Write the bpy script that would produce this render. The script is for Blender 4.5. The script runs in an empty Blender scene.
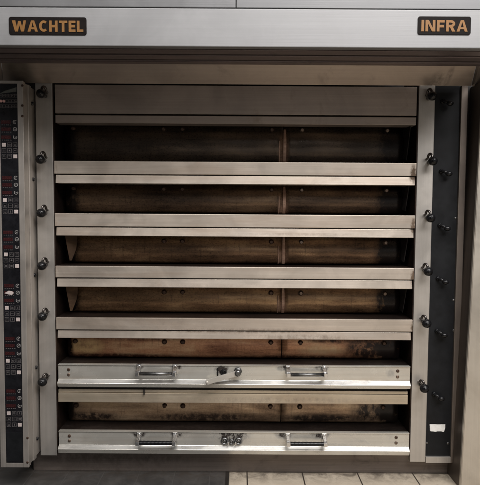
import bpy, bmesh, math, random
from mathutils import Matrix, Vector
random.seed(7)
SC = bpy.context.scene
COL = SC.collection
R = math.radians

# ------------------------------------------------------------------ camera
F = 520.0
PITCH, ROLL = 3.15, 0.38
CM = (Matrix.Rotation(R(90 - PITCH), 3, 'X') @ Matrix.Rotation(R(ROLL), 3, 'Z'))
def ray(px, py):
    return CM @ Vector(((px - 240) / F, -(py - 242.5) / F, -1))
_d = ray(240, 471.8)
H = -_d.z * 2.45 / _d.y
def P(px, py, Y):
    d = ray(px, py); t = Y / d.y
    return Vector((d.x * t, Y, H + d.z * t))
def X(px, Y, py=250): return P(px, py, Y).x
def Z(py, Y, px=236): return P(px, py, Y).z

cam = bpy.data.cameras.new('camera'); co = bpy.data.objects.new('camera', cam); COL.objects.link(co)
cam.sensor_fit = 'HORIZONTAL'; cam.sensor_width = 36; cam.lens = F / 480 * 36
cam.clip_start = .05; cam.clip_end = 200
co.matrix_world = Matrix.Translation((0, 0, H)) @ CM.to_4x4()
SC.camera = co

# ------------------------------------------------------------------ mesh builder
WORLD = {}
class MB:
    def __init__(s): s.bm = bmesh.new()
    def box(s, x0, x1, y0, y1, z0, z1, bev=.0012, mi=0):
        b = bmesh.new()
        v = [b.verts.new(p) for p in ((x0,y0,z0),(x1,y0,z0),(x1,y1,z0),(x0,y1,z0),(x0,y0,z1),(x1,y0,z1),(x1,y1,z1),(x0,y1,z1))]
        for f in ((0,3,2,1),(4,5,6,7),(0,1,5,4),(1,2,6,5),(2,3,7,6),(3,0,4,7)): b.faces.new([v[i] for i in f])
        if bev: bmesh.ops.bevel(b, geom=b.edges[:], offset=bev, segments=2, affect='EDGES', profile=.6)
        return s.merge(b, mi)
    def merge(s, b, mi=0, smooth=False):
        bmesh.ops.recalc_face_normals(b, faces=b.faces[:])
        m = {}
        for v in b.verts: m[v] = s.bm.verts.new(v.co)
        for f in b.faces:
            g = s.bm.faces.new([m[v] for v in f.verts]); g.material_index = mi; g.smooth = smooth or f.smooth
        b.free(); return s
    def prism(s, pts, axis, a0, a1, bev=.001, mi=0, shear=None):
        """polygon pts extruded along axis 'x' (pts = (y,z)), 'y' (pts = (x,z))"""
        b = bmesh.new()
        def mk(p, a): return (a, p[0], p[1]) if axis == 'x' else ((p[0], a, p[1]) if axis == 'y' else (p[0], p[1], a))
        A = [b.verts.new(mk(p, a0)) for p in pts]; B = [b.verts.new(mk(p, a1)) for p in pts]
        b.faces.new(A); b.faces.new(B[::-1]); n = len(pts)
        for i in range(n): b.faces.new((A[i], B[i], B[(i+1) % n], A[(i+1) % n]))
        bmesh.ops.recalc_face_normals(b, faces=b.faces[:])
        if bev: bmesh.ops.bevel(b, geom=b.edges[:], offset=bev, segments=2, affect='EDGES', profile=.6)
        return s.merge(b, mi)
    def tube(s, pts, rad, n=12, mi=0, cap=True):
        b = bmesh.new(); pts = [Vector(p) for p in pts]
        rr = rad if isinstance(rad, (list, tuple)) else [rad] * len(pts)
        rings = []; up = Vector((.123, .31, .94)).normalized()
        for i, p in enumerate(pts):
            t = (pts[min(i+1, len(pts)-1)] - pts[max(i-1, 0)]).normalized()
            u = up - t * up.dot(t)
            if u.length < .05: u = Vector((1, 0, 0)) - t * t.x
            u.normalize(); w = t.cross(u); up = u
            rings.append([b.verts.new(p + (u * math.cos(2*math.pi*k/n) + w * math.sin(2*math.pi*k/n)) * rr[i]) for k in range(n)])
        for a, c in zip(rings, rings[1:]):
            for k in range(n):
                f = b.faces.new((a[k], a[(k+1) % n], c[(k+1) % n], c[k])); f.smooth = True
        if cap: b.faces.new(rings[0][::-1]); b.faces.new(rings[-1])
        return s.merge(b, mi)
    def lathe(s, c, axis, prof, n=24, mi=0):
        """prof = [(dist along axis, radius)]"""
        c = Vector(c); a = Vector(axis).normalized()
        return s.tube([c + a * d for d, r in prof], [max(r, 1e-4) for d, r in prof], n, mi)
    def sphere(s, c, r, sc=(1,1,1), mi=0):
        b = bmesh.new(); bmesh.ops.create_uvsphere(b, u_segments=24, v_segments=16, radius=r)
        for v in b.verts: v.co = Vector((v.co.x*sc[0], v.co.y*sc[1], v.co.z*sc[2])) + Vector(c)
        for f in b.faces: f.smooth = True
        return s.merge(b, mi, True)
    def build(s, name, mat, parent=None, label=None, origin=None):
        vs = [v.co.copy() for v in s.bm.verts]
        lo = Vector([min(v[i] for v in vs) for i in range(3)]); hi = Vector([max(v[i] for v in vs) for i in range(3)])
        c = Vector(origin) if origin else (lo + hi) / 2
        for v in s.bm.verts: v.co -= c
        me = bpy.data.meshes.new(name); s.bm.to_mesh(me); s.bm.free()
        for m in (mat if isinstance(mat, (list, tuple)) else [mat]): me.materials.append(m)
        o = bpy.data.objects.new(name, me); COL.objects.link(o)
        if parent:
            o.parent = parent; o.location = c - WORLD[parent.name]
        else: o.location = c
        WORLD[o.name] = c
        if label: o['label'] = label
        return o
def tag(o, label, cat, group=None, kind=None):
    o['label'] = label; o['category'] = cat
    if group: o['group'] = group
    if kind: o['kind'] = kind
    return o
def copy_tree(o, delta, parent):
    c = o.copy(); COL.objects.link(c); c.parent = parent
    c.location = o.location + Vector(delta); WORLD[c.name] = WORLD[o.name] + Vector(delta)
    for ch in [x for x in bpy.data.objects if x.parent == o]:
        d = ch.copy(); COL.objects.link(d); d.parent = c; WORLD[d.name] = WORLD[ch.name] + Vector(delta)
    return c

# ------------------------------------------------------------------ materials
class NT:
    def __init__(s, name):
        s.m = bpy.data.materials.new(name); s.m.use_nodes = True
        s.t = s.m.node_tree; s.b = s.t.nodes['Principled BSDF']
        s.pos = s.n('ShaderNodeNewGeometry').outputs['Position']
    def n(s, ty, **kw):
        x = s.t.nodes.new(ty)
        for k, v in kw.items():
            if hasattr(x, k) and not k.startswith('i_'): setattr(x, k, v)
        return x
    def put(s, sock, v):
        if isinstance(v, bpy.types.NodeSocket): s.t.links.new(v, sock)
        else: sock.default_value = v
    def math(s, op, a, b=0, c=0, clamp=False):
        x = s.n('ShaderNodeMath', operation=op); x.use_clamp = clamp
        s.put(x.inputs[0], a); s.put(x.inputs[1], b); s.put(x.inputs[2], c); return x.outputs[0]
    def noise(s, scale, detail=4, rough=.6, offset=(0,0,0), dist=0):
        mp = s.n('ShaderNodeMapping'); s.put(mp.inputs['Vector'], s.pos)
        mp.inputs['Scale'].default_value = scale if isinstance(scale, (tuple, list)) else (scale,)*3
        mp.inputs['Location'].default_value = offset
        x = s.n('ShaderNodeTexNoise'); s.put(x.inputs['Vector'], mp.outputs[0])
        x.inputs['Scale'].default_value = 1; x.inputs['Detail'].default_value = detail
        x.inputs['Roughness'].default_value = rough; x.inputs['Distortion'].default_value = dist
        return x.outputs['Fac']
    def ramp(s, v, *stops):
        x = s.n('ShaderNodeValToRGB'); e = x.color_ramp.elements
        while len(e) < len(stops): e.new(.5)
        for el, (p, c) in zip(e, stops):
            el.position = p; el.color = (*c, 1) if isinstance(c, (tuple, list)) else (c, c, c, 1)
        s.put(x.inputs[0], v); return x.outputs[0]
    def rng(s, v, a, b, c=0., d=1.):
        x = s.n('ShaderNodeMapRange'); x.interpolation_type = 'SMOOTHSTEP'
        s.put(x.inputs[0], v)
        for i, q in zip((1,2,3,4), (a,b,c,d)): x.inputs[i].default_value = q
        return x.outputs[0]
    def mix(s, f, a, b, mode='MIX'):
        x = s.n('ShaderNodeMix', data_type='RGBA', blend_type=mode)
        s.put(x.inputs[0], f)
        for i, v in ((6, a), (7, b)): s.put(x.inputs[i], (*v, 1) if isinstance(v, (tuple, list)) else v)
        return x.outputs[2]
    def spot(s, cx, cz, rx, rz):
        """soft elliptical stain and painted shade mask in the x-z plane"""
        mp = s.n('ShaderNodeMapping', vector_type='POINT'); s.put(mp.inputs['Vector'], s.pos)
        mp.inputs['Scale'].default_value = (1/rx, 0, 1/rz); mp.inputs['Location'].default_value = (-cx/rx, 0, -cz/rz)
        l = s.n('ShaderNodeVectorMath', operation='LENGTH'); s.put(l.inputs[0], mp.outputs[0])
        return s.rng(l.outputs['Value'], 1.0, .25, 0, 1)
    def bump(s, h, st, dist=.002):
        x = s.n('ShaderNodeBump'); x.inputs['Strength'].default_value = st; x.inputs['Distance'].default_value = dist
        s.put(x.inputs['Height'], h); s.put(s.b.inputs['Normal'], x.outputs[0])
    def fin(s, col, rough, metal=0):
        s.put(s.b.inputs['Base Color'], (*col, 1) if isinstance(col, (tuple, list)) else col)
        s.put(s.b.inputs['Roughness'], rough); s.put(s.b.inputs['Metallic'], metal)
        return s.m

def steel(name, base, rough=.4, axis='x', streak=.16, grime=.3, grime_shade_col=(.10,.065,.04), stains_shade=(), metal=.72, off=0, specks=.25, tint=None):
    t = NT(name)
    fine = {'x': (2.2, 300, 420), 'z': (420, 300, 2.2), 'y': (300, 3, 300)}[axis]
    med = {'x': (.9, 40, 60), 'z': (60, 40, .9), 'y': (40, 1, 40)}[axis]
    f = t.noise(fine, 3, .55, (off,0,off)); m = t.noise(med, 4, .6, (off,3,off))
    streak *= .55; s1 = t.rng(f, .25, .75, 1 - streak, 1 + streak * .6); s2 = t.rng(m, .25, .75, 1 - streak, 1 + streak * .6)
    k = t.math('MULTIPLY', s1, s2)
    bl = t.noise(4.5, 6, .65, (off+5,1,2), .6)
    k = t.math('MULTIPLY', k, t.rng(bl, .3, .7, .9, 1.06))
    cx = t.n('ShaderNodeCombineXYZ')
    for i in range(3): t.put(cx.inputs[i], k)
    c = t.mix(1, base, cx.outputs[0], 'MULTIPLY')
    if tint:
        tn = t.rng(t.noise((1.6, 6, 11), 6, .65, (off+2,5,3), .6), .46, .70, 0, tint[1])
        c = t.mix(tn, c, tint[0])
    g = t.rng(t.noise(7, 8, .7, (off,2,7), .8), .53, .78, 0, grime)
    if specks:
        sp = t.rng(t.noise(75, 4, .7, (off,9,1)), .66, .76, 0, specks); g = t.math('MAXIMUM', g, sp)
    for (sx, sz, rx, rz, a) in stains_shade:
        nz = t.rng(t.noise((45,45,32), 7, .75, (sx*9,1,sz*5)), .28, .68, .0, 1)
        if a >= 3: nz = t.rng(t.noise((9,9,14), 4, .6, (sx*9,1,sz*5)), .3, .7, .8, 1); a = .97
        q = t.math('MULTIPLY', t.math('MULTIPLY', t.spot(sx, sz, rx, rz), nz), a, clamp=True)
        g = t.math('MAXIMUM', g, q)
    c = t.mix(g, c, grime_shade_col)
    ro = t.math('ADD', t.math('MULTIPLY', g, .3), t.rng(bl, .3, .7, rough-.05, rough+.07))
    t.bump(t.math('ADD', f, t.math('MULTIPLY', bl, .8)), .06, .003)
    return t.fin(c, ro, t.math('MULTIPLY_ADD', g, -.8, metal, clamp=True))

def patina(name, dark, mid, light, rough=.40, off=0, metal=.72, bias=0., stains_shade=()):
    """heat-browned steel: blotches, drips and spots, some of them painted shade"""
    t = NT(name)
    a = t.noise((3.2, 5, 7), 5, .55, (off, 0, off*2), .4)
    d = t.noise((6, 20, 60), 6, .7, (off, 4, 1), .3)
    e = t.noise((110, 110, 150), 5, .75, (off, 7, 0))
    drip = t.rng(t.noise((75, 20, 5), 5, .65, (off, 2, 3), .2), .54, .74, 0, .55)
    fleck = t.rng(t.noise((42, 42, 230), 4, .7, (off, 5, 8)), .64, .76, 0, .18)
    blot = t.rng(t.noise((26, 26, 34), 6, .8, (off, 8, 5), .6), .63, .73, 0, .4)
    v = t.math('ADD', t.math('MULTIPLY', a, .50), t.math('ADD', t.math('MULTIPLY', d, .32), t.math('MULTIPLY', e, .24)))
    v = t.math('ADD', v, bias)
    c = t.ramp(v, (.38, dark), (.53, mid), (.70, light))
    c = t.mix(drip, c, dark); c = t.mix(blot, c, dark); c = t.mix(fleck, c, light)
    for (sx, sz, rx, rz, am, col) in stains_shade:
        nz = t.rng(t.noise((34,34,26), 7, .75, (sx*9,1,sz*5)), .22, .72, .12, 1)
        c = t.mix(t.math('MULTIPLY', t.math('MULTIPLY', t.spot(sx, sz, rx, rz), nz), am, clamp=True), c, col)
    t.bump(v, .07, .003)
    return t.fin(c, t.rng(e, .3, .7, rough-.06, rough+.08), metal)

def plain(name, col, rough=.4, metal=0, var=.15, scale=40, spec=.5):
    t = NT(name); t.b.inputs['Specular IOR Level'].default_value = spec
    n = t.noise(scale, 5, .65); k = t.rng(n, .3, .7, 1-var, 1+var)
    cx = t.n('ShaderNodeCombineXYZ')
    for i in range(3): t.put(cx.inputs[i], k)
    c = t.mix(1, col, cx.outputs[0], 'MULTIPLY')
    return t.fin(c, t.rng(n, .3, .7, rough-.06, rough+.08), metal)

YF = 2.40
BEI = (.59, .52, .45)
handle_px = ((137.5, 174), (288.5, 325.5))
# stains on the two lower doors (dirt round handles and latches)
st5 = [(X(a,2.36), Z(369.5,2.36), .045, .022, 1.3) for a in (137,176,286,324)] + [(X(222,2.36), Z(371.5,2.36), 0.05, .03, 1.8), (X(72,2.36), Z(372,2.36), .02, .03, .4), (X(395,2.36), Z(374,2.36), .03, .03, .45)]
st6 = [(X(a,2.36), Z(436.5,2.36), .06, .032, 1.4) for a in (137,178,287,324)] + [(X(231,2.36), Z(438,2.36), .12, .05, 1.7), (X(231,2.36), Z(436,2.36), .09, .03, 1.6), (X(75,2.36), Z(440,2.36), .03, .03, .4), (X(330,2.36), Z(447,2.36), .3, .012, .3)]
ends = []
for (a, b) in ((162,184), (214,236.5), (266.5,287.5), (318,338.5), (390,402.5)):
    zc = Z((a+b)/2, 2.39)
    ends += [(X(413.5,2.39,a), zc, .022, .06, 1.5), (X(56,2.39,a), zc, .014, .06, .6)]
M = {}
M['bar'] = steel('brushed_steel_bar', BEI, .42, 'x', .13, .22, stains_shade=ends[:8] + [(X(230,2.39), Z(331,2.39), .65, .022, .75), (X(300,2.39), Z(337,2.39), .40, .022, .7), (X(150,2.39), Z(324,2.39), .35, .02, .4), (X(200,2.39), Z(285.5,2.39), .7, .012, .4), (X(300,2.39), Z(234,2.39), .6, .010, .4)], off=1, tint=((.44,.345,.27), .5))
M['bar_low'] = steel('brushed_steel_low_bar', (.57,.49,.38), .42, 'x', .15, .4, stains_shade=ends[8:] + [(X(260,2.39), Z(400,2.39), .9, .025, .55)], off=4, tint=((.44,.33,.23), .5))
M['door5'] = steel('door_steel_worn', (.62,.60,.55), .25, 'x', .12, .25, (.022,.015,.012), st5, off=2, metal=.6, specks=0, tint=((.50,.42,.33), .4))
M['door6'] = steel('door_steel_grimy', (.62,.60,.55), .27, 'x', .14, .32, (.016,.011,.009), st6, off=3, metal=.6, specks=0, tint=((.50,.43,.35), .4))
M['bevel'] = steel('polished_bevel_steel', (.74,.73,.70), .30, 'x', .06, .05, off=22, specks=0, metal=.9)
M['post'] = steel('brushed_steel_post', (.52,.49,.455), .42, 'z', .10, .2, off=6)
M['panel_steel'] = steel('brushed_steel_panel_frame', (.50,.46,.42), .42, 'z', .14, .3, off=8)
M['smoked'] = steel('smoked_steel_frame', (.22,.185,.16), .45, 'z', .14, .3, off=18)
M['header'] = steel('smoked_steel_header', (.44,.372,.325), .42, 'x', .14, .4, (.10,.07,.045), off=9)
M['skirt'] = steel('smoked_steel_skirt', (.42,.352,.30), .42, 'x', .10, .35, (.05,.04,.03), [(X(18,2.33,70), Z(72,2.33), .10, .2, 3), (X(438,2.36,70), Z(80,2.36), .05, .05, .6), (X(449,2.35,70), Z(76,2.35), .02, .06, .55)], off=10)  # smooth left-end spot paints a dark reflection into the skirt colour
M['hood'] = steel('brushed_steel_hood', (.238,.238,.242), .54, 'x', .06, .08, (.25,.24,.24), off=12, specks=.1, metal=.45)
M['upper'] = steel('brushed_steel_casing', (.145,.146,.15), .45, 'x', .08, .08, (.2,.2,.2), off=13, specks=.1, metal=.5)
M['cab'] = steel('brushed_steel_cabinet', (.55,.51,.45), .40, 'z', .07, .12, off=14)
M['cab_side'] = steel('dark_steel_side', (.12,.10,.085), .45, 'z', .2, .4, (.03,.02,.016), off=15)  # darker than the cabinet front, also used on the right skirt return
M['plinth'] = steel('dirty_plinth_steel', (.20,.168,.148), .5, 'x', .3, .8, (.05,.037,.03), [(X(115,2.45), Z(463,2.45), .55, .2, .8)], off=16, metal=.7)
M['under'] = steel('sooty_hood_underside', (.25,.205,.20), .42, 'x', .3, .5, (.03,.02,.02), off=17)
M['dark'] = plain('black_steel', (.016,.013,.012), .55, .3, .4)
M['jamb'] = patina('browned_jamb_steel', (.012,.008,.007), (.03,.019,.015), (.07,.045,.032), .5, 3)
M['ledge'] = patina('browned_ledge_steel', (.014,.010,.009), (.035,.025,.021), (.08,.06,.05), .5, 5)
M['black'] = plain('black_plastic', (.007,.007,.008), .25, 0, .2, 40, .32)
M['black_panel'] = plain('black_enamel_panel', (.009,.0096,.011), .5, 0, .25, 14, .2)
M['keypad'] = plain('black_membrane', (.009,.009,.011), .3, 0, .3, 25, .25)
M['grip'] = plain('grey_grip_steel', (.20,.20,.20), .35, 1, .2, 60)
M['chrome'] = plain('chrome', (.70,.70,.70), .24, 1, .05, 60)
M['rod'] = plain('dark_polished_rod', (.10,.09,.085), .28, 1, .1, 60)
M['latch'] = steel('worn_latch_steel', (.72,.69,.64), .38, 'x', .08, .15, off=20)
M['gold'] = plain('gold_letter_paint', (.18,.080,.014), .55, .1, .12, 90)
M['plate'] = plain('black_nameplate_enamel', (.0065,.0045,.004), .6, 0, .3, 60, .1)
M['white'] = plain('white_paper', (.74,.73,.70), .6, 0, .08, 60)
M['key_white'] = plain('white_key', (.50,.43,.41), .4, 0, .12, 200)
M['key_line'] = plain('grey_key_print', (.11,.10,.10), .4, 0, .3, 300)
M['dial'] = plain('grey_dial_print', (.20,.19,.185), .4, 0, .3, 300)
M['red'] = plain('dark_red_display', (.03,.007,.008), .2, 0, .3, 200)
M['redseg'] = plain('red_display_digits', (.05,.014,.014), .3, 0, .4, 250)
M['pink'] = plain('pink_lamp', (.62,.36,.33), .3, 0, .1, 200)
M['bolt'] = plain('browned_bolt', (.075,.045,.032), .4, .5, .3, 90)
M['bolt_bright'] = plain('worn_bolt', (.20,.15,.12), .35, .8, .3, 90)
M['gusset'] = patina('tan_bracket_steel', (.03,.017,.010), (.062,.034,.017), (.17,.105,.05), .5, 11, .45, -.03)
M['strip'] = patina('rusty_joint_strip', (.08,.04,.028), (.30,.18,.125), (.58,.40,.30), .5, 15, .3, .02)

# ------------------------------------------------------------------ floor
def floor_mat():
    t = NT('tiled_floor')
    sx = t.n('ShaderNodeSeparateXYZ'); t.put(sx.inputs[0], t.pos)
    xb = X(227.5, 2.45, 472)
    def joint(v, o, p, w):
        f = t.math('FRACT', t.math('DIVIDE', t.math('SUBTRACT', v, o), p))
        d = t.math('ABSOLUTE', t.math('SUBTRACT', f, .5))
        return t.rng(d, .5 - w/p, .5 - w/p*.5, 0, 1)
    xl = X(247, 2.45, 472); pb = X(302, 2.45, 472) - xl
    jb = t.math('MAXIMUM', joint(sx.outputs[0], xl, pb, .004), joint(sx.outputs[1], 2.447, pb, .004))
    jd = t.math('MAXIMUM', joint(sx.outputs[0], X(70,2.45,472), .17, .0035), joint(sx.outputs[1], 2.43, .17, .0035))
    left = t.math('LESS_THAN', sx.outputs[0], xb)
    n = t.noise(9, 7, .7, dist=.5); n2 = t.noise(60, 4, .7)
    beige = t.mix(t.rng(n, .3, .72), (.54,.47,.375), (.46,.39,.305))
    beige = t.mix(t.rng(n2, .6, .75, 0, .4), beige, (.16,.13,.10))
    dark = t.mix(t.rng(n, .3, .7), (.040,.039,.038), (.075,.07,.066))
    c = t.mix(left, t.mix(jb, beige, (.035,.028,.022)), t.mix(jd, dark, (.07,.067,.064)))
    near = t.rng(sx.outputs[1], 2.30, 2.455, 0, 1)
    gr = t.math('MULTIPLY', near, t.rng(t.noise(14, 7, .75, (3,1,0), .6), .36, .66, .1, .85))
    crumb = t.rng(t.noise(120, 3, .8, (1,4,0)), .70, .76, 0, .8)
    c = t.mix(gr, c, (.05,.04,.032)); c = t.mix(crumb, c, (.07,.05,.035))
    edge = t.rng(t.math('ABSOLUTE', t.math('SUBTRACT', sx.outputs[0], xb)), .012, .007, 0, 1)
    c = t.mix(edge, c, (.02,.017,.015))
    h = t.math('SUBTRACT', t.math('MULTIPLY', n, .3), t.math('MAXIMUM', t.math('MULTIPLY', jb, t.math('SUBTRACT', 1, left)), t.math('MULTIPLY', jd, left)))
    t.bump(h, .35, .003)
    return t.fin(c, t.rng(n, .3, .7, .32, .5), 0)
fl = MB().box(-4, 4, -4, 3.2, -.05, 0, 0).build('floor', floor_mat())
tag(fl, 'tiled floor, dark tiles on the left and beige tiles on the right', 'floor', kind='structure')

# ------------------------------------------------------------------ the oven
oven = bpy.data.objects.new('deck_oven', None); COL.objects.link(oven); oven.location = (0, YF, 0)
oven.empty_display_size = .3; WORLD['deck_oven'] = Vector((0, YF, 0))
tag(oven, 'tall stainless steel bakery deck oven with six open decks under a hood', 'oven')

xL = X(55.2, YF); xR = X(414.3, YF)            # clear opening between the posts
zb = Z(455.5, YF); zt = Z(84, YF)

# housing behind everything (dark shell: back, jambs, roof)
h = MB()
h.box(-1.10, 1.10, 2.60, 3.1, .02, 2.3, 0)
h.box(-1.10, xL - .012, 2.43, 2.60, .12, 1.9, .001)
h.box(xR + .012, 1.10, 2.43, 2.60, .12, 1.9, .001)
h.build('housing', M['dark'], oven)
for s, xj in ((-1, xL), (1, xR)):
    MB().box(xj - (.012 if s < 0 else 0), xj + (.012 if s > 0 else 0), 2.405, 2.60, zb, zt, .001).build('jamb', M['jamb'], oven)

# plinth
MB().box(X(30, 2.45), X(456, 2.45, 460), 2.45, 2.60, 0, Z(454, 2.45), .002).build('plinth', M['plinth'], oven)

# posts
xl0 = X(37.6, YF)
zpb = Z(455.5, YF, 48)
MB().box(xl0, X(54.2, YF), YF, 2.43, zpb, zt, .002).build('post', M['post'], oven)
MB().box(X(415.2, YF), X(431.0, YF), YF, 2.43, Z(462, YF, 415), zt, .002).build('post', M['post'], oven)

# header panel and strip
hp = MB().box(xL + .006, xR - .004, YF + .004, 2.47, Z(114.2, YF), Z(85.4, YF), .0015)
hp.build('header_panel', M['header'], oven)
MB().box(xL + .008, xR - .006, YF + .001, 2.47, Z(123.8, YF), Z(116, YF), .0015).build('header_strip', M['header'], oven)

# decks --------------------------------------------------------------
# opening rows (top, bar top)
open_rows = [(123.8,162.2), (184.3,214.4), (236.6,266.8), (287.6,318.2), (338.6,365.6), (402.5,432.2)]
fl_mats = [  # browned steel; upper decks darker, lower brighter, shade and light painted into the tones
 patina('browned_flap_steel_top', (.014,.010,.008), (.058,.042,.030), (.14,.10,.066), .30, 21, .6, .0, [(X(398,2.48), Z(143,2.48), .13, .2, 3, (.01,.007,.006)), (X(283,2.48), Z(152,2.48), .032, .13, 1.2, (.42,.26,.18)), (X(66,2.48), Z(143,2.48), .08, .2, 2, (.012,.008,.006))]),  # end spots paint shade over both flap ends, likewise on the decks below
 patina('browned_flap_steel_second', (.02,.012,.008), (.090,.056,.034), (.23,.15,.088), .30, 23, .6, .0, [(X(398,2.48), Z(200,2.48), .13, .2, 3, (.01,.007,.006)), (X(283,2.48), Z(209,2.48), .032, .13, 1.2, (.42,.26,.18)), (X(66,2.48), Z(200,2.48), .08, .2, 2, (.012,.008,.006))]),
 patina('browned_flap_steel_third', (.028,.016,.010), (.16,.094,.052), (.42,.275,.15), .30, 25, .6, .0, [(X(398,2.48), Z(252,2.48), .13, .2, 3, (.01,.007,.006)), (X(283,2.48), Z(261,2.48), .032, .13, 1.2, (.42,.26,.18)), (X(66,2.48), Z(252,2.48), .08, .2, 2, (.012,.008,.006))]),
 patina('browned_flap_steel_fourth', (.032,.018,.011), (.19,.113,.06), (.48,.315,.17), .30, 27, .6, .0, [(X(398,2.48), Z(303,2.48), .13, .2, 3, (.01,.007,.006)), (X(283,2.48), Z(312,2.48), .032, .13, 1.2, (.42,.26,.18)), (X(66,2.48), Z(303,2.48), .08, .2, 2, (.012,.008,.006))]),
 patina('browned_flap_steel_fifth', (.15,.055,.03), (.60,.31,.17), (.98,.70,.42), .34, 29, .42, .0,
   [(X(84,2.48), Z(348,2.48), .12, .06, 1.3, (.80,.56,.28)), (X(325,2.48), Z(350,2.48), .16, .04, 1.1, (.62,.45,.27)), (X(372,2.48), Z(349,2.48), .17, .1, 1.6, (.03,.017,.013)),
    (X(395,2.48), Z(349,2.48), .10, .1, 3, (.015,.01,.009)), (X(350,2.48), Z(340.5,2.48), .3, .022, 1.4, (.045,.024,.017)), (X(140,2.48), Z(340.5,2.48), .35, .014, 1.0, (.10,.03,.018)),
    (X(235,2.48), Z(346,2.48), .2, .03, .6, (.20,.075,.045)), (X(110,2.48), Z(359,2.48), .5, .028, 1.5, (.07,.03,.02)), (X(300,2.48), Z(359.5,2.48), .5, .026, 1.5, (.06,.03,.02)), (X(66,2.48), Z(350,2.48), .035, .1, 2, (.03,.018,.012))]),  # bands at the lower edge paint the shade where the flap recedes
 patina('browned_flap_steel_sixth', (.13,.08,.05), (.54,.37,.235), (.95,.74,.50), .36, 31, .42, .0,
   [(X(90,2.48), Z(419,2.48), .2, .04, 1.5, (.05,.036,.03)), (X(100,2.48), Z(406,2.48), .13, .03, .9, (.62,.44,.25)), (X(325,2.48), Z(419.5,2.48), .3, .035, 1.5, (.05,.037,.03)),  # low dark bands are shade painted along the receding bottom edge
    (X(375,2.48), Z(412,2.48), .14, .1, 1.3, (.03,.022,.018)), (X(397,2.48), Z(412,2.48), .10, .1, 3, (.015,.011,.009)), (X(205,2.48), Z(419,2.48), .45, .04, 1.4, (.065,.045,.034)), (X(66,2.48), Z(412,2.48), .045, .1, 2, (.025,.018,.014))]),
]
def flap_mb(x0, x1, zlo, zhi, thick=.003, seed=0):
    rnd = random.Random(seed)
    prof = []
    N = 16
    for i in range(N + 1):
        u = i / N
        y = 2.512 - .022 * math.sin(math.pi * min(1, max(0, u)) ** .85)     # belly bulging to the front, low down
        prof.append((y, zlo + (zhi - zlo) * u))
    b = bmesh.new(); nx = max(6, int((x1 - x0) / .03))
    ph = [rnd.uniform(0, 6.28) for _ in range(3)]
    def off(x, u): return .0012 * math.sin(x * 9 + ph[0]) + .0008 * math.sin(x * 23 + u * 3 + ph[1])
    A = []; B = []
    for j in range(nx + 1):
        x = x0 + (x1 - x0) * j / nx
        A.append([b.verts.new((x, y + off(x, i / N), z)) for i, (y, z) in enumerate(prof)])
        B.append([b.verts.new((x, y + thick + off(x, i / N), z)) for i, (y, z) in enumerate(prof)])
    for j in range(nx):
        for i in range(N):
            f = b.faces.new((A[j][i], A[j+1][i], A[j+1][i+1], A[j][i+1])); f.smooth = True
            b.faces.new((B[j][i], B[j][i+1], B[j+1][i+1], B[j+1][i]))
    for j in range(nx):
        b.faces.new((A[j][0], B[j][0], B[j+1][0], A[j+1][0])); b.faces.new((A[j][N], A[j+1][N], B[j+1][N], B[j][N]))
    for i in range(N):
        b.faces.new((A[0][i], A[0][i+1], B[0][i+1], B[0][i])); b.faces.new((A[nx][i], B[nx][i], B[nx][i+1], A[nx][i+1]))
    return MB().merge(b), (lambda u: 2.512 - .022 * math.sin(math.pi * u ** .85))

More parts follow.
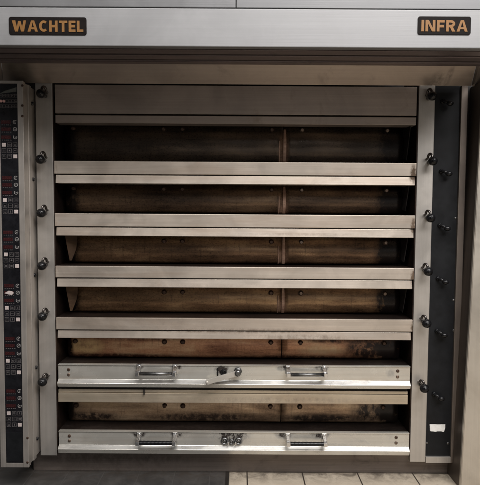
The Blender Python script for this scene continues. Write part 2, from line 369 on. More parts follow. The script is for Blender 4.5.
xseam = X(282.8, 2.49)
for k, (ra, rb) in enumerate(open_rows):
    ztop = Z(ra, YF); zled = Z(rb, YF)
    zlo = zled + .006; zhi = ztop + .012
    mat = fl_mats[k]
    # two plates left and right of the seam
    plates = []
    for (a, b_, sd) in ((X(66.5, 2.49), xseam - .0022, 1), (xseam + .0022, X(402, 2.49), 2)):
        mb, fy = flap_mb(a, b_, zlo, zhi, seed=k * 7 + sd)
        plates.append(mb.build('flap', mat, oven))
    # bolts along the upper edge of each plate
    zbolt = Z(ra + (5.2 if k < 4 else 3.9), 2.49)
    u = (zbolt - zlo) / (zhi - zlo)
    for bx in (74, 164, 182.5, 271.5, 301.5, 386):
        xx = X(bx + (k - 3) * .2, 2.49)
        par = plates[0] if xx < xseam else plates[1]
        y = fy(u)
        bm_ = MB()
        bm_.lathe((xx, y + .002, zbolt), (0, -1, 0), [(0, .013), (.003, .013), (.0035, .0095), (.009, .0095), (.011, .006)], 14)
        bright = (bx in (386, 301.5) and k < 4) or (bx == 386)
        bm_.build('bolt', M['bolt_bright'] if (bright and k < 4) else M['bolt'], par)
    # seam strips with rust on the upper decks, end brackets
    if k < 4:
        for (px, w, dz) in ((283.8, .0068, 0.04), (278.6, .0022, .35)):
            cx = X(px, 2.485)
            pts = []
            b = bmesh.new(); A = []; N = 14
            for i in range(N + 1):
                uu = i / N * (.93 - dz)
                y = fy(uu) - .0035; z = zlo + (zhi - zlo) * uu
                ww = w * (1 if uu < .6 else 1 - (uu - .6) * .9)
                A.append((b.verts.new((cx - ww, y, z)), b.verts.new((cx + ww, y, z)), b.verts.new((cx + ww, y + .005, z)), b.verts.new((cx - ww, y + .005, z))))
            for i in range(N):
                for q in range(4): b.faces.new((A[i][q], A[i][(q+1) % 4], A[i+1][(q+1) % 4], A[i+1][q]))
            b.faces.new(A[0]); b.faces.new(A[N][::-1])
            MB().merge(b).build('joint_strip', M['strip'], plates[1])
    if k < 4:
        for s, par in (((-1, plates[0]),) if k > 1 else ()) + ((1, plates[1]),):
            if s < 0: p0, p1 = Vector((X(65, 2.43), 2.43, 0)), Vector((X(77.5, 2.468), 2.468, 0))
            else: p0, p1 = Vector((X(408, 2.43), 2.43, 0)), Vector((X(401, 2.50), 2.50, 0))
            shape = [(0, .0), (1, .0), (.97, .35), (.88, .58), (.52, .97), (.36, .97), (.2, .55)] if s < 0 else [(0, 0), (1, 0), (1, .9), (.5, .97), (.3, .6)]
            b = bmesh.new(); nrm = Vector((-(p1 - p0).y, (p1 - p0).x, 0)).normalized() * .0025
            zt2 = ztop + .006; A = []; B = []
            for u_, v_ in shape:
                q = p0.lerp(p1, u_); q.z = zt2 + (zlo + .01 - zt2) * v_
                A.append(b.verts.new(q)); B.append(b.verts.new(q + nrm))
            b.faces.new(A); b.faces.new(B[::-1])
            for i in range(len(A)): b.faces.new((A[i], B[i], B[(i+1) % len(A)], A[(i+1) % len(A)]))
            MB().merge(b).build('end_bracket', M['gusset'] if (k in (2, 3) and s < 0) else M['dark'], par)  # right brackets get the dark material, their shaded side put into the colour
    # ledge of the deck
    MB().box(xL + .002, xR - .002, YF + .004, 2.60, zled - .03, zled - .001, .001).build('deck_ledge', M['ledge'] if k > 3 else M['jamb'], oven)

# fronts of the four upper decks: an upper bar and a slightly set back lower strip
bars = [(162.2, 175.0, 176.0, 184.3), (214.4, 227.2, 228.3, 236.6), (266.8, 278.2, 279.4, 287.6), (318.2, 330.0, 331.2, 338.6)]
for k, (a, b, c, d) in enumerate(bars):
    x0, x1 = xL + .004, xR - .003
    MB().box(x0, x1, YF - .012, YF + .004, Z(b, YF), Z(a, YF), .0018).build('deck_front', M['bar'], oven)
    m = MB().prism([(YF - .0095, Z(d, YF)), (2.47, Z(d, YF)), (2.47, Z(c, YF)), (YF - .005, Z(c, YF))], 'x', x0 + .005, x1 - .005, .0018)
    m.build('canopy_strip', M['bar'], oven)
    # dark shadow-gap filler between the two
    MB().box(x0 + .004, x1 - .004, YF - .002, 2.47, Z(c, YF) + .0004, Z(b, YF) - .0004, 0).build('shadow_gap_filler', M['dark'], oven)
# strip below door 5
x0, x1 = xL + .009, xR - .016
MB().box(x0, x1, YF - .010, 2.47, Z(402.5, YF), Z(393.2, YF), .0018).build('canopy_strip', M['bar_low'], oven)
MB().box(x0, x1, YF - .006, 2.47, Z(392.7, YF), Z(390.0, YF), .0012).build('canopy_strip', M['bar_low'], oven)
MB().box(x0, x1, YF + .003, 2.47, Z(393, YF), Z(388, YF), 0).build('shadow_gap_filler', M['dark'], oven)  # dark filler standing in for the shadow gap under the door

ct = P(144, 391.8, YF - .02)
MB().box(ct.x - .0028, ct.x + .0028, YF - .022, YF - .008, ct.z - .015, ct.z + .014, .001).build('stop_pin', M['black'], oven)
# lower two doors with a bevelled foot, handles, latch
def door(rt, rf, rbv, rbt, mat, x0, x1, which):
    yf = YF - .014
    zt_, zf, zv, zl = Z(rt, yf), Z(rf, yf), Z(rbv, yf - .016), Z(rbt, yf - .018)
    lip = .005
    prof = [(yf, zt_), (yf + .016, zt_), (yf + .016, zl), (yf - .010, zl), (yf - .018, zv), (yf, zf)]
    mb_ = MB().prism(prof, 'x', x0, x1, .0014)
    mb_.bm.normal_update()
    for f in mb_.bm.faces:
        if f.normal.z > .35 and f.normal.y < -.35 and f.calc_area() > .004: f.material_index = 1
    d = mb_.build('door', [mat, M['bevel']], oven)
    # folded rim along the top edge
    MB().box(x0, x1, yf - .004, yf + .016, zt_ + .0004, zt_ + .0045, .001).build('rim', M['door5'], d)
    for (pl, pr) in handle_px:
        row = (rt + rf) / 2 + (.6 if which == 5 else 3.6)
        xa, xb_ = X(pl, yf - .04, 380 if which == 5 else 440), X(pr, yf - .04, 380 if which == 5 else 440)
        zh = Z(row + .5, yf - .04)
        hm = MB()
        for xx in (xa, xb_):
            hm.box(xx - .011, xx + .011, yf - .006, yf + .002, zh - .012, zh + .034, .002)                 # foot plate on the door
            hm.prism([(yf - .004, zh + .028), (yf - .004, zh + .010), (yf - .030, zh - .011), (yf - .050, zh - .011), (yf - .050, zh + .008), (yf - .034, zh + .010)], 'x', xx - .009, xx + .009, .002)
            hm.lathe((xx, yf - .004, zh + .024), (0, -1, 0), [(0, .006), (.003, .006), (.005, .003)], 10)
        if which == 5:
            hm.tube([(xa + .004, yf - .038, zh - .001), (xb_ - .004, yf - .038, zh - .001)], .0088, 16, mi=1)
            hm.build('handle', [M['chrome'], M['grip']], d)
        else:
            n = 9; L = xb_ - xa - .008
            pts = []; rr = []
            for i in range(n * 4 + 1):
                pts.append((xa + .004 + L * i / (n * 4), yf - .04, zh - .001)); rr.append(.0098 if i % 4 else .0088)
            hm.tube(pts, rr, 16, mi=1); hm.build('handle', [M['chrome'], M['black']], d, 'chrome door handle with black ribbed grip')
    # bolts near the ends
    for bx, brs in ((69, (.25, .62)), (397, (.2, .62))):
        for q in brs:
            zz = Z(rt + (rf - rt) * q + 1, yf)
            MB().lathe((X(bx, yf, 400), yf + .001, zz), (0, -1, 0), [(0, .0075), (.003, .0075), (.005, .004)], 12).build('bolt', M['bolt_bright'] if q > .3 else M['bolt'], d)
    return d, yf
d5, yf5 = door(366.2, 380.0, 384.4, 388.6, M['door5'], xL + .012, xR - .010, 5)
d6, yf6 = door(432.8, 445.8, 450.2, 455.2, M['door6'], xL + .011, xR - .007, 6)

# latch of the upper door: ring hole, pivot, arm
def ring(m, c, r, t, depth=.01):
    pts = [(c[0] + r * math.cos(a), c[1], c[2] + r * math.sin(a)) for a in [2 * math.pi * i / 24 for i in range(25)]]
    m.tube(pts, t, 8, cap=False)
c1 = P(223.5, 372.6, yf5 - .002); m = MB(); ring(m, c1, .011, .0045)
m.lathe((c1.x, yf5 - .001, c1.z), (0, -1, 0), [(0, .011), (.002, .011), (.003, .002)], 16)
m.box(c1.x - .030, c1.x - .024, yf5 - .006, yf5 + .002, c1.z - .016, c1.z + .022, .001)
m.build('lock_ring', M['black'], d5)
a = P(237, 373.0, yf5 - .03); e = P(207, 382.4, yf5 - .034)
m = MB()
dirv = (e - a); dirv.y = 0; dirv.normalize(); nrm = Vector((-dirv.z, 0, dirv.x))
pts = [a + nrm * .0125 - dirv * .004, a - nrm * .0125 - dirv * .004, e - nrm * .0115, e - nrm * .007 + dirv * .007, e + nrm * .007 + dirv * .007, e + nrm * .0115]
m.prism([(p.x, p.z) for p in pts], 'y', yf5 - .036, yf5 - .028, .0015)
m.lathe((e.x, yf5 - .0355, e.z), (0, -1, 0), [(0, .006), (.003, .006), (.005, .003)], 12)
m.build('latch_arm', M['latch'], d5, 'pale flat latch arm slanting down to the left')
m = MB().lathe((a.x + .004, yf5 - .001, a.z), (0, -1, 0), [(0, .019), (.005, .019), (.006, .012), (.028, .012), (.029, .0155), (.039, .015), (.043, .008)], 8)
m.build('latch_pivot', M['grip'], d5)
# remains of the latch of the lower door
m = MB()
for px, r in ((224.5, .013), (238.5, .013), (231.5, .010)):
    c = P(px, 441.3 + (px == 231.5) * .9, yf6 - .004)
    ring(m, c, r, .005); m.lathe((c.x, yf6 + .001, c.z), (0, -1, 0), [(0, r), (.004, r * .95), (.005, r * .55), (.008, r * .45)], 8)
m.build('latch_pivot', M['grip'], d6)
for px in (228, 235.5):
    c = P(px, 443.6, yf6 - .016)
    MB().box(c.x - .004, c.x + .004, yf6 - .02, yf6 - .003, c.z - .007, c.z + .008, .002).build('latch_stud', M['chrome'], d6)

# ------------------------------------------------------------------ levers on the posts
def lever(px, py, side):
    kc = P(px, py, YF - .05)
    m = MB()
    s = 1 if side == 'L' else -1
    zz = kc.z; xx = kc.x
    base = Vector((xx + s * .010, YF, zz + .014))
    pts = [base, base + Vector((0, -.016, .004)), Vector((xx + s * .013, YF - .026, zz + .026)), Vector((xx + s * .010, YF - .036, zz + .035)),
           Vector((xx + s * .004, YF - .046, zz + .030)), Vector((xx + s * .001, YF - .05, zz + .010))]
    # smooth
    for _ in range(2):
        q = [pts[0]]
        for p0, p1 in zip(pts, pts[1:]): q += [p0 * .75 + p1 * .25, p0 * .25 + p1 * .75]
        pts = q + [pts[-1]]
    m.tube(pts, .0055, 12)
    m.tube([(xx, YF + .001, zz), (xx, YF - .04, zz)], [.0095, .008], 12)
    lv = m.build('lever', M['rod'], oven)
    k = MB().sphere(kc, .0212, (1, 1, .96))
    k.lathe((kc.x, kc.y - .019, kc.z), (0, -1, 0), [(0, .009), (.0035, .0085), (.0045, .004)], 16)
    k.build('knob', M['black'], lv)
    return lv
left_lev = [(41.0,93.5), (40.2,159.3), (41.2,213.0), (41.8,265.8), (42.2,316.5), (42.4,382.0)]
right_lev = [(432.3,96), (432.8,161), (430.6,218.0), (428.2,271.5), (426.6,323.5), (424.4,388.5)]
for lst, sd in ((left_lev, 'L'), (right_lev, 'R')):
    first = lever(*lst[0], sd); p0 = P(*lst[0], YF - .05)
    for q in lst[1:]:
        copy_tree(first, P(*q, YF - .05) - p0, oven)

# ------------------------------------------------------------------ black side panel at the right, in a steel frame
bx0, bx1 = X(431.4, YF), X(456.8, YF)
zbp = Z(457, YF, 438)
MB().box(bx0, bx1, YF + .010, 2.44, zbp, zt, .001).build('side_panel', M['black_panel'], oven, 'matt black panel with a row of small levers')
MB().box(bx1, X(463.2, YF), YF - .002, 2.44, Z(463, YF, 450), zt, .002).build('side_frame', M['smoked'], oven)
MB().box(bx0, bx1, YF - .002, 2.44, Z(463, YF, 440), zbp, .0015).build('side_frame', M['post'], oven)
yp = YF + .010
first = None
for i, (px, py) in enumerate([(449.5,103), (448.3,173.5), (446.8,228.2), (445.0,281.8), (443.8,335), (440.8,398.5)]):
    t = P(px, py, yp - .028)
    if first is None:
        m = MB().tube([(t.x - .022, yp, t.z + .012), (t.x - .022, yp - .012, t.z + .012), (t.x - .014, yp - .02, t.z + .009), (t.x, yp - .026, t.z)], .0072, 12)
        m.lathe((t.x - .022, yp + .001, t.z + .012), (0, -1, 0), [(0, .011), (.008, .0105), (.011, .006)], 16)
        first = m.build('adjusting_lever', M['black'], oven); p0 = t
        kb = MB().sphere((t.x + .003, yp - .028, t.z - .001), .0132, (1.2, 1, .9)); kb.build('knob', M['black'], first)
    else: copy_tree(first, t - p0, oven)
for px, py in ((457.0,218), (455.0,300), (455, 330.5), (428.5,443), (449.5,443.5), (452,343)):
    if px > 452 or py > 440:
        c = P(px - 1.5, py, yp)
        MB().lathe((c.x, yp + .001, c.z), (0, -1, 0), [(0, .0055), (.002, .0055), (.0035, .003)], 12).build('screw', M['grip'], oven)
c0, c1 = P(429.6, 424.2, yp), P(445.0, 431.6, yp)
pts = []
w, hh = c1.x - c0.x, c0.z - c1.z
rr = random.Random(4)
for i in range(13): pts.append((c0.x + w * i / 12, c0.z - rr.uniform(0, .0012)))
pts += [(c1.x, c0.z - hh * .5), (c1.x - .004, c1.z + .003)]
for i in range(11): pts.append((c1.x - .006 - (w - .012) * i / 10, c1.z + rr.uniform(-.0018, .0018)))
pts += [(c0.x + .002, c1.z + .006)]
MB().prism(pts, 'y', yp - .0012, yp - .0002, 0).build('sticker', M['white'], oven, 'small blank white sticker on the black side panel')

# ------------------------------------------------------------------ control panel box on the left
YC = 2.27
pxr = X(25.4, YC, 250); pxl = pxr - .126
zc0, zc1 = Z(467.5, YC, 20), Z(80.6, YC, 12)
cp = MB()
cp.box(pxl, pxr - .002, YC + .012, 2.298, zc0, zc1, .0015)
cp.box(pxl, pxr - .005, 2.299, 2.331, zc0 + .003, zc1 - .002, .002)
cp.box(pxl, pxr - .001, 2.332, 2.363, zc0 + .001, zc1 - .001, .002)
cp.box(pxl, pxr - .006, 2.364, 2.46, zc0 + .006, zc1 - .004, .002)
kx0, kx1 = pxl + .0235, pxr - .0245
kz0, kz1 = zc0 + .019, zc1 - .012
cp.box(pxl, kx0, YC, YC + .0118, zc0, zc1, .0012)
cp.box(kx1, pxr, YC, YC + .0118, zc0, zc1, .0012)
cp.box(kx0 + .0004, kx1 - .0004, YC + .0004, YC + .0118, zc0, kz0, .0012)
cp.box(kx0 + .0004, kx1 - .0004, YC + .0004, YC + .0118, kz1, zc1, .0012)
ctrl = cp.build('control_panel', M['panel_steel'], oven, 'narrow upright control panel of black keys in a steel frame')
yk = YC + .003
MB().box(kx0 + .0006, kx1 - .0006, yk, YC + .0116, kz0 + .0006, kz1 - .0006, .0006).build('keypad', M['keypad'], ctrl)
MB().box(kx0 + .003, kx1 - .003, yk - .001, yk + .002, Z(461.5, YC, 15), Z(433, YC, 15), .0008).build('blank_plate', M['black_panel'], ctrl)
kw = kx1 - kx0
def kx(u): return kx0 + kw * u
def frame_rect(m, cx, cz, w, h, t, y0, y1):
    m.box(cx - w, cx + w, y0, y1, cz + h - t, cz + h, 0); m.box(cx - w, cx + w, y0, y1, cz - h, cz - h + t, 0)
    m.box(cx - w, cx - w + t, y0, y1, cz - h + t, cz + h - t, 0); m.box(cx + w - t, cx + w, y0, y1, cz - h + t, cz + h - t, 0)
def glyph(m, cx, cz, s, i, y0, y1):
    k = i % 5
    if k == 0: m.box(cx - s, cx + s, y0, y1, cz - s*.2, cz + s*.2, 0)
    elif k == 1: frame_rect(m, cx, cz, s, s*.7, s*.35, y0, y1)
    elif k == 2: m.box(cx - s, cx + s, y0, y1, cz + s*.35, cz + s*.75, 0); m.box(cx - s, cx + s, y0, y1, cz - s*.75, cz - s*.35, 0)
    elif k == 3: m.box(cx - s*.25, cx + s*.25, y0, y1, cz - s, cz + s, 0)
    else: m.prism([(cx - s, cz - s*.6), (cx + s, cz - s*.6), (cx, cz + s)], 'y', y0, y1, 0)
b1 = [144.7, 200.0, 254.5, 308.0, 361.0, 413.5]
for g, r0 in enumerate(b1):
    sc = 1 if g < 1 else .97
    for j, dr in enumerate((-22.8, -15.6, -7.6)):
        zz = Z(r0 + dr * sc, YC, 10)
        dm = MB().box(kx(.06), kx(.60), yk - .001, yk + .001, zz - .0075, zz + .0075, .0006, 0)
        dd = dm
        for q in range(4):                                             # digits: dim segments
            x = kx(.14 + q * .11)
            frame_rect(dd, x, zz, .0032, .0046, .0010, yk - .0016, yk - .0008) if False else None
            dd.box(x - .0035, x + .0035, yk - .0016, yk - .0009, zz + .0028, zz + .0046, 0, 1)
            dd.box(x - .0035, x + .0035, yk - .0016, yk - .0009, zz - .0046, zz - .0028, 0, 1)
            dd.box(x + .0018, x + .0035, yk - .0016, yk - .0009, zz - .0026, zz + .0026, 0, 1)
        dm.build('display', [M['red'], M['redseg']], ctrl)
        lg = MB()
        for q in range(5):
            x = kx(.10 + q * .115)
            lg.box(x, x + kw * (.05 + .03 * ((q * 7 + j * 3 + g) % 3) / 2), yk - .0012, yk + .0004, zz - .0135, zz - .0112, 0)
        lg.build('legend', M['key_line'], ctrl)
        c = (kx(.83), yk - .0008, Z(r0 + dr * sc, YC, 16))
        m = MB()
        a0 = (.6, 0, 2.2)[j]; span = (4.6, 6.28, 4.6)[j]
        ptl = [(c[0] + .0075 * math.cos(a0 + span * i / 16), c[1], c[2] + .0075 * math.sin(a0 + span * i / 16)) for i in range(17)]
        m.tube(ptl, .0017, 6)
        m.prism([(c[0] - .001, c[2] - .003), (c[0] + .005, c[2]), (c[0] - .001, c[2] + .003)], 'y', c[1] - .001, c[1] + .0008, 0)
        m.build('dial', M['dial'], ctrl)
    for rr_ in range(3):
        for cc in range(3):
            cx, cz = kx(.20 + .31 * cc), Z(r0 + rr_ * 5.8, YC, 5 + cc * 6)
            if (rr_, cc) in ((0, 0), (2, 2)):
                MB().box(cx - .0082, cx + .0082, yk - .0016, yk + .001, cz - .0080, cz + .0080, .0008).build('button', M['key_white'], ctrl)
            else:
                m = MB(); frame_rect(m, cx, cz, .0092, .0092, .0012, yk - .0014, yk + .0006)
                glyph(m, cx, cz, .0045, rr_ * 3 + cc + g % 2, yk - .0012, yk + .0006)
                m.build('button', M['key_line'], ctrl)
# pale pointer stuck on the fourth group, indicator lamps and small key rows at the top
z0 = Z(293, YC, 9)
MB().prism([(kx(.08), z0 - .001), (kx(.34), z0 + .010), (kx(.52), z0 + .008), (kx(.62), z0), (kx(.50), z0 - .009), (kx(.30), z0 - .006)], 'y', yk - .0026, yk - .0017, 0).build('pointer', M['key_white'], ctrl)
for rr_, row in enumerate((95.5, 101.0, 106.0)):
    for cc in range(6):
        cx, cz = kx(.08 + .165 * cc), Z(row, YC, 10)
        m = MB()
        if rr_ == 1 and cc in (0, 1):
            m.lathe((cx, yk + .001, cz), (0, -1, 0), [(0, .0062), (.003, .006), (.005, .003)], 14); m.build('indicator_lamp', M['pink'], ctrl)
        else:
            frame_rect(m, cx, cz, .0058, .0068, .0012, yk - .0012, yk + .0006); glyph(m, cx, cz, .003, rr_ + cc, yk - .001, yk + .0006)
            m.build('key', M['key_line'], ctrl)
MB().prism([(kx(.02), Z(93.5, YC, 8)), (kx(.95), Z(91.5, YC, 8)), (kx(.95), Z(87.0, YC, 8)), (kx(.30), Z(90.8, YC, 8))], 'y', yk - .0012, yk + .0004, 0).build('glare_patch', plain('grey_glare', (.085,.09,.08), .3, 0, .3, 30), ctrl)  # flat grey shape painting the glare at the top of the keypad
for row in (85.5, 105.5, 116, 438, 462.5):
    c = P(22.3 + (row > 400) * 5.2, row, YC)
    MB().lathe((c.x, YC + .001, c.z), (0, -1, 0), [(0, .0055), (.002, .0055), (.003, .003)], 12).build('screw', M['bolt'], ctrl)
for row in (83, 466):
    pass
# black plugs on the channel between panel and post
for i, (px, py) in enumerate(((36.2,103.5), (35.6,179.3), (36.9,275), (38.0,367.5), (39.6,438.6))):
    c = P(px, py, 2.375)
    m = MB().lathe((pxr - .008, c.y, c.z), (1, 0, 0), [(0, .0085), (.006, .0085), (.012, .006)], 14)
    m.build('plug', M['black'], ctrl)

# ------------------------------------------------------------------ hood
YH = 1.92
zh0, zh1 = Z(46.7, YH), Z(8.4, YH)
hw = 1.06
MB().box(-hw, hw, YH, YH + .03, zh0, zh1, .003).build('hood_front', M['hood'], oven)
ysk0, ysk1 = 2.30, 2.392
zs0, zs1 = Z(62, ysk0), Z(84, ysk1)
u = MB()
u.box(-hw, hw, YH + .031, ysk0 + .02, zs0 + .002, zs0 + .03, .001)
for (ya, yb, zz) in ((2.00, 2.05, zh0 + .012), (2.085, 2.09, zh0 + .016), (2.12, 2.17, zh0 + .026), (2.205, 2.21, zh0 + .030), (2.24, 2.275, zh0 + .036)):
    u.box(-hw, hw, ya, yb, zz, zs0 + .001, .0015)
u.build('hood_underside', M['under'], oven)
# sloping skirt with mitred ends
def quadplate(pts, thick, bev=.0008):
    b = bmesh.new(); A = [b.verts.new(p) for p in pts]
    n = (pts[1] - pts[0]).cross(pts[3] - pts[0]).normalized()
    B = [b.verts.new(p + n * thick) for p in pts]
    b.faces.new(A); b.faces.new(B[::-1])
    for i in range(4): b.faces.new((A[i], B[i], B[(i+1) % 4], A[(i+1) % 4]))
    bmesh.ops.recalc_face_normals(b, faces=b.faces[:])
    bmesh.ops.bevel(b, geom=b.edges[:], offset=bev, segments=1, affect='EDGES')
    return MB().merge(b)
xs0l, xs0r = X(1.5, ysk0, 62), X(476.5, ysk0, 62); xs1l, xs1r = X(3.6, ysk1, 84), X(471, ysk1, 84)
V = Vector
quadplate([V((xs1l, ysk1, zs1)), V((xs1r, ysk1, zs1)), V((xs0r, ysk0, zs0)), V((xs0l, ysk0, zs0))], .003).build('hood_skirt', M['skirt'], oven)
for s, a, b in ((-1, xs0l, xs1l), (1, xs0r, xs1r)):
    q = [V((b + s*.002, ysk1, zs1)), V((a + s*.002, ysk0, zs0)), V((a + s*.13, ysk0, zs0)), V((b + s*.13, ysk1, zs1 - .05))]
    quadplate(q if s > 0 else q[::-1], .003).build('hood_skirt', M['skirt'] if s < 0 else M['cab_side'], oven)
# upper casing: two sheets with a joint
yj = YH + .004
xj = X(236, yj, 4)
for a, b in ((-hw, xj - .0015), (xj + .0015, hw)):
    MB().box(a, b, yj, yj + .03, zh1 + .004, zh1 + .30, .002).build('upper_casing', M['upper'], oven)
MB().box(-hw, hw, yj + .012, yj + .03, zh1 - .005, zh1 + .32, 0).build('casing_back', M['dark'], oven) if False else None
MB().box(-hw, hw, yj + .031, yj + .04, zh1 - .02, zh1 + .30, 0).build('casing_back', M['dark'], oven)
MB().box(-hw, hw, yj + .041, 2.60, zh1 + .27, zh1 + .30, .001).build('casing_top', M['dark'], oven)

# nameplates with raised letters -------------------------------------
class Letters:
    def __init__(s, mb, x, z, h, w, y, st): s.mb, s.x, s.z, s.h, s.w, s.y, s.st, s.k = mb, x, z, h, w, y, st, 0
    def poly(s, pts):
        s.k += 1; e = .00004 * (s.k % 9)
        s.mb.prism([(s.x + p[0] * s.w, s.z + p[1] * s.h) for p in pts], 'y', s.y - .0014 - e, s.y + .0004, 0)
    def ch(s, c, x0, w):
        t = s.st / s.w; tv = s.st / s.h * .92
        Q = lambda a, b, c_, d: s.poly([(a, c_), (b, c_), (b, d), (a, d)])
        x1 = x0 + w
        if c == 'I': Q(x0, x0 + t, 0, 1)
        elif c == 'H': Q(x0, x0+t, 0, 1); Q(x1-t, x1, 0, 1); Q(x0+t*.8, x1-t*.8, .5-tv/2, .5+tv/2)
        elif c == 'T': Q(x0, x1, 1-tv, 1); Q((x0+x1)/2-t/2, (x0+x1)/2+t/2, 0, 1-tv*.8)
        elif c == 'E': Q(x0, x0+t, 0, 1); [Q(x0+t*.8, x1-(.06*w if i == 1 else 0), v, v+tv) for i, v in enumerate((0, .5-tv/2, 1-tv))]
        elif c == 'F': Q(x0, x0+t, 0, 1); Q(x0+t*.8, x1, 1-tv, 1); Q(x0+t*.8, x1-.08*w, .5-tv*.7, .5+tv*.3)
        elif c == 'L': Q(x0, x0+t, 0, 1); Q(x0+t*.8, x1, 0, tv)
        elif c == 'N':
            Q(x0, x0+t, 0, 1); Q(x1-t, x1, 0, 1); s.poly([(x0+t*.3, 1), (x0+t*1.25, 1), (x1-t*.3, 0), (x1-t*1.25, 0)])
        elif c == 'A':
            m = (x0+x1)/2; s.poly([(x0, 0), (x0+t*1.1, 0), (m+t*.1, .93), (m+t*.1, 1), (m-t*.6, 1)]); s.poly([(x1, 0), (x1-t*1.1, 0), (m-t*.1, .93), (m-t*.1, 1), (m+t*.6, 1)])
            Q(x0+w*.22, x1-w*.22, .2, .2+tv*.85)
        elif c == 'W':
            a, b, c_ = x0, x0+w*.5, x1; lo1, lo2 = x0+w*.27, x0+w*.73; q = t*.55
            s.poly([(a-w*.06, 1), (a+t*1.0, 1), (lo1+q, 0), (lo1-q, 0)]); s.poly([(b-q*.8, .95), (b+q*.8, .95), (lo1+q, 0), (lo1-q*.5, 0)])
            s.poly([(b-q*.8, .95), (b+q*.8, .95), (lo2+q*.5, 0), (lo2-q, 0)]); s.poly([(c_-t*.95, 1), (c_, 1), (lo2+q, 0), (lo2-q, 0)])
        elif c in 'CR':
            if c == 'C':
                n = 18; cx, cz = (x0+x1)/2 + .03*w, .5; a0, a1 = R(48), R(312); ro = (w*.55, .51); ri = (w*.55 - t, .51 - tv)
            else:
                Q(x0, x0+t, 0, 1); n = 12; cx, cz = x0 + w*.5, 1 - .315; a0, a1 = R(90), R(-90); ro = (w*.5, .315); ri = (w*.5 - t, .315 - tv)
                Q(x0+t*.8, cx+w*.02, 1-tv, 1); Q(x0+t*.8, cx+w*.02, .37, .37+tv); s.poly([(x0+w*.42, .40), (x0+w*.42+t*1.15, .40), (x1+w*.03, 0), (x1-t*1.15, 0)])
            for i in range(n):
                p, q2 = a0 + (a1-a0)*i/n, a0 + (a1-a0)*(i+1)/n
                s.poly([(cx + ro[0]*math.cos(p), cz + ro[1]*math.sin(p)), (cx + ro[0]*math.cos(q2), cz + ro[1]*math.sin(q2)), (cx + ri[0]*math.cos(q2), cz + ri[1]*math.sin(q2)), (cx + ri[0]*math.cos(p), cz + ri[1]*math.sin(p))])
def nameplate(word, px0, px1, py0, py1, lx0, lx1, ly0, ly1, label, widths):
    y = YH
    x0, x1 = X(px0, y, 26), X(px1, y, 26); pc = (px0+px1)/2
    z0, z1 = Z(py1, y, pc), Z(py0, y, pc); r = .008
    pts = []
    for cx, cz, a in ((x1-r, z1-r, 0), (x0+r, z1-r, 90), (x0+r, z0+r, 180), (x1-r, z0+r, 270)):
        for i in range(6): pts.append((cx + r*math.cos(R(a+18*i)), cz + r*math.sin(R(a+18*i))))
    pl = MB().prism(pts, 'y', y - .003, y + .001, .0006).build('nameplate', M['plate'], oven, label)
    m = MB(); a, b = X(lx0, y, 26), X(lx1, y, 26); za, zb_ = Z(ly1, y, pc), Z(ly0, y, pc)
    L = Letters(m, a, za, zb_ - za, b - a, y - .003, (zb_ - za) * .235)
    tot = sum(widths) + .14 * (len(word) - 1); x = 0
    for c, w in zip(word, widths):
        L.ch(c, x / tot, w / tot); x += w + .14
    m.build('lettering', M['gold'], pl)
nameplate('WACHTEL', 9.2, 86.6, 17.2, 35.0, 13.2, 83.6, 20.9, 32.0, 'black nameplate with seven gold letters at the left of the hood', [1.3, 1.0, .82, .82, .8, .66, .62])
nameplate('INFRA', 417.6, 470.6, 16.6, 34.8, 421.0, 467.2, 20.4, 31.8, 'black nameplate with five gold letters at the right of the hood', [.22, .88, .68, .8, .98])

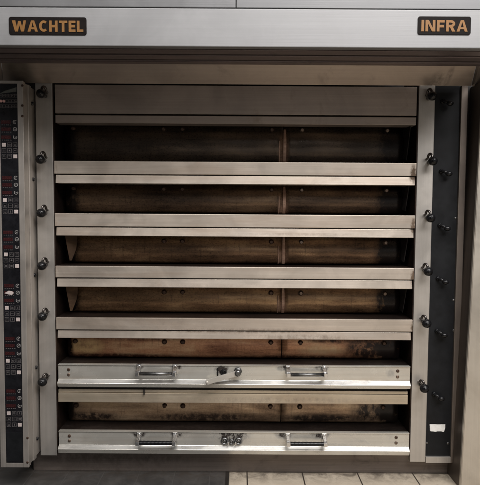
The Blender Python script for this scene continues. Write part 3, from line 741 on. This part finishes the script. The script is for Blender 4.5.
# ------------------------------------------------------------------ the cabinet at the right edge
cab = bpy.data.objects.new('steel_cabinet', None); COL.objects.link(cab)
yc0, yc1 = 2.29, 2.395
tl, bl = P(482.6, 100, yc0), P(460.6, 485, yc0)
slope = (tl.x - bl.x) / (tl.z - bl.z)
def xe(z): return bl.x + (z - bl.z) * slope
cab.location = (xe(0) + .3, 2.5, 0); WORLD['steel_cabinet'] = V(cab.location)
tag(cab, 'smooth beige steel cabinet at the right edge beside the oven', 'cabinet')
ztop = Z(84, yc0, 470) + .02
def hexa(x0b, x1b, x0t, x1t, y0, y1, z0, z1, bev=.002):
    b = bmesh.new()
    v = [b.verts.new(p) for p in ((x0b,y0,z0),(x1b,y0,z0),(x1b,y1,z0),(x0b,y1,z0),(x0t,y0,z1),(x1t,y0,z1),(x1t,y1,z1),(x0t,y1,z1))]
    for f in ((0,3,2,1),(4,5,6,7),(0,1,5,4),(1,2,6,5),(2,3,7,6),(3,0,4,7)): b.faces.new([v[i] for i in f])
    bmesh.ops.bevel(b, geom=b.edges[:], offset=bev, segments=2, affect='EDGES')
    return MB().merge(b)
hexa(xe(0), xe(0) + .6, xe(ztop), xe(ztop) + .6, yc0, yc0 + .02, .0, ztop, .003).build('door', M['cab'], cab)
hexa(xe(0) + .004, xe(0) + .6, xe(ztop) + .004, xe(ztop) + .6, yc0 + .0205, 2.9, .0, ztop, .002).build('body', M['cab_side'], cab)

# ------------------------------------------------------------------ light
w = bpy.data.worlds.new('World'); SC.world = w; w.use_nodes = True
nt = w.node_tree; bg = nt.nodes['Background']
tc = nt.nodes.new('ShaderNodeTexCoord'); sp = nt.nodes.new('ShaderNodeSeparateXYZ'); nt.links.new(tc.outputs['Generated'], sp.inputs[0])
mr = nt.nodes.new('ShaderNodeMapRange'); nt.links.new(sp.outputs[2], mr.inputs[0]); mr.inputs[1].default_value = -.5; mr.inputs[2].default_value = .6
rp = nt.nodes.new('ShaderNodeValToRGB'); nt.links.new(mr.outputs[0], rp.inputs[0])
rp.color_ramp.elements[0].color = (.10, .08, .065, 1); rp.color_ramp.elements[1].color = (.62, .60, .58, 1)
nt.links.new(rp.outputs[0], bg.inputs[0]); bg.inputs[1].default_value = .2

def area(name, loc, target, sx, sy, power, col):
    l = bpy.data.lights.new(name, 'AREA'); l.shape = 'RECTANGLE'; l.size = sx; l.size_y = sy; l.energy = power; l.color = col
    o = bpy.data.objects.new(name, l); COL.objects.link(o); o.location = loc
    o.rotation_euler = (Vector(target) - Vector(loc)).to_track_quat('-Z', 'Y').to_euler()
    return o
area('ceiling_light', (1.6, -.9, 3.9), (.1, 2.2, .6), 3.0, 1.2, 165, (1, .968, .945))
area('lamp_strip', (.4, .5, 3.7), (0, 1.7, .0), 4.4, .5, 110, (1, .97, .948))
area('fill_light', (.9, -2.6, 1.0), (0, 2.4, .4), 3.0, 1.2, 9, (1, .96, .92))  # added fill lamp, unseen and low behind the camera, no real fixture

SC.view_settings.view_transform = 'Standard'; SC.view_settings.look = 'None'
SC.view_settings.exposure = 0; SC.view_settings.gamma = 1
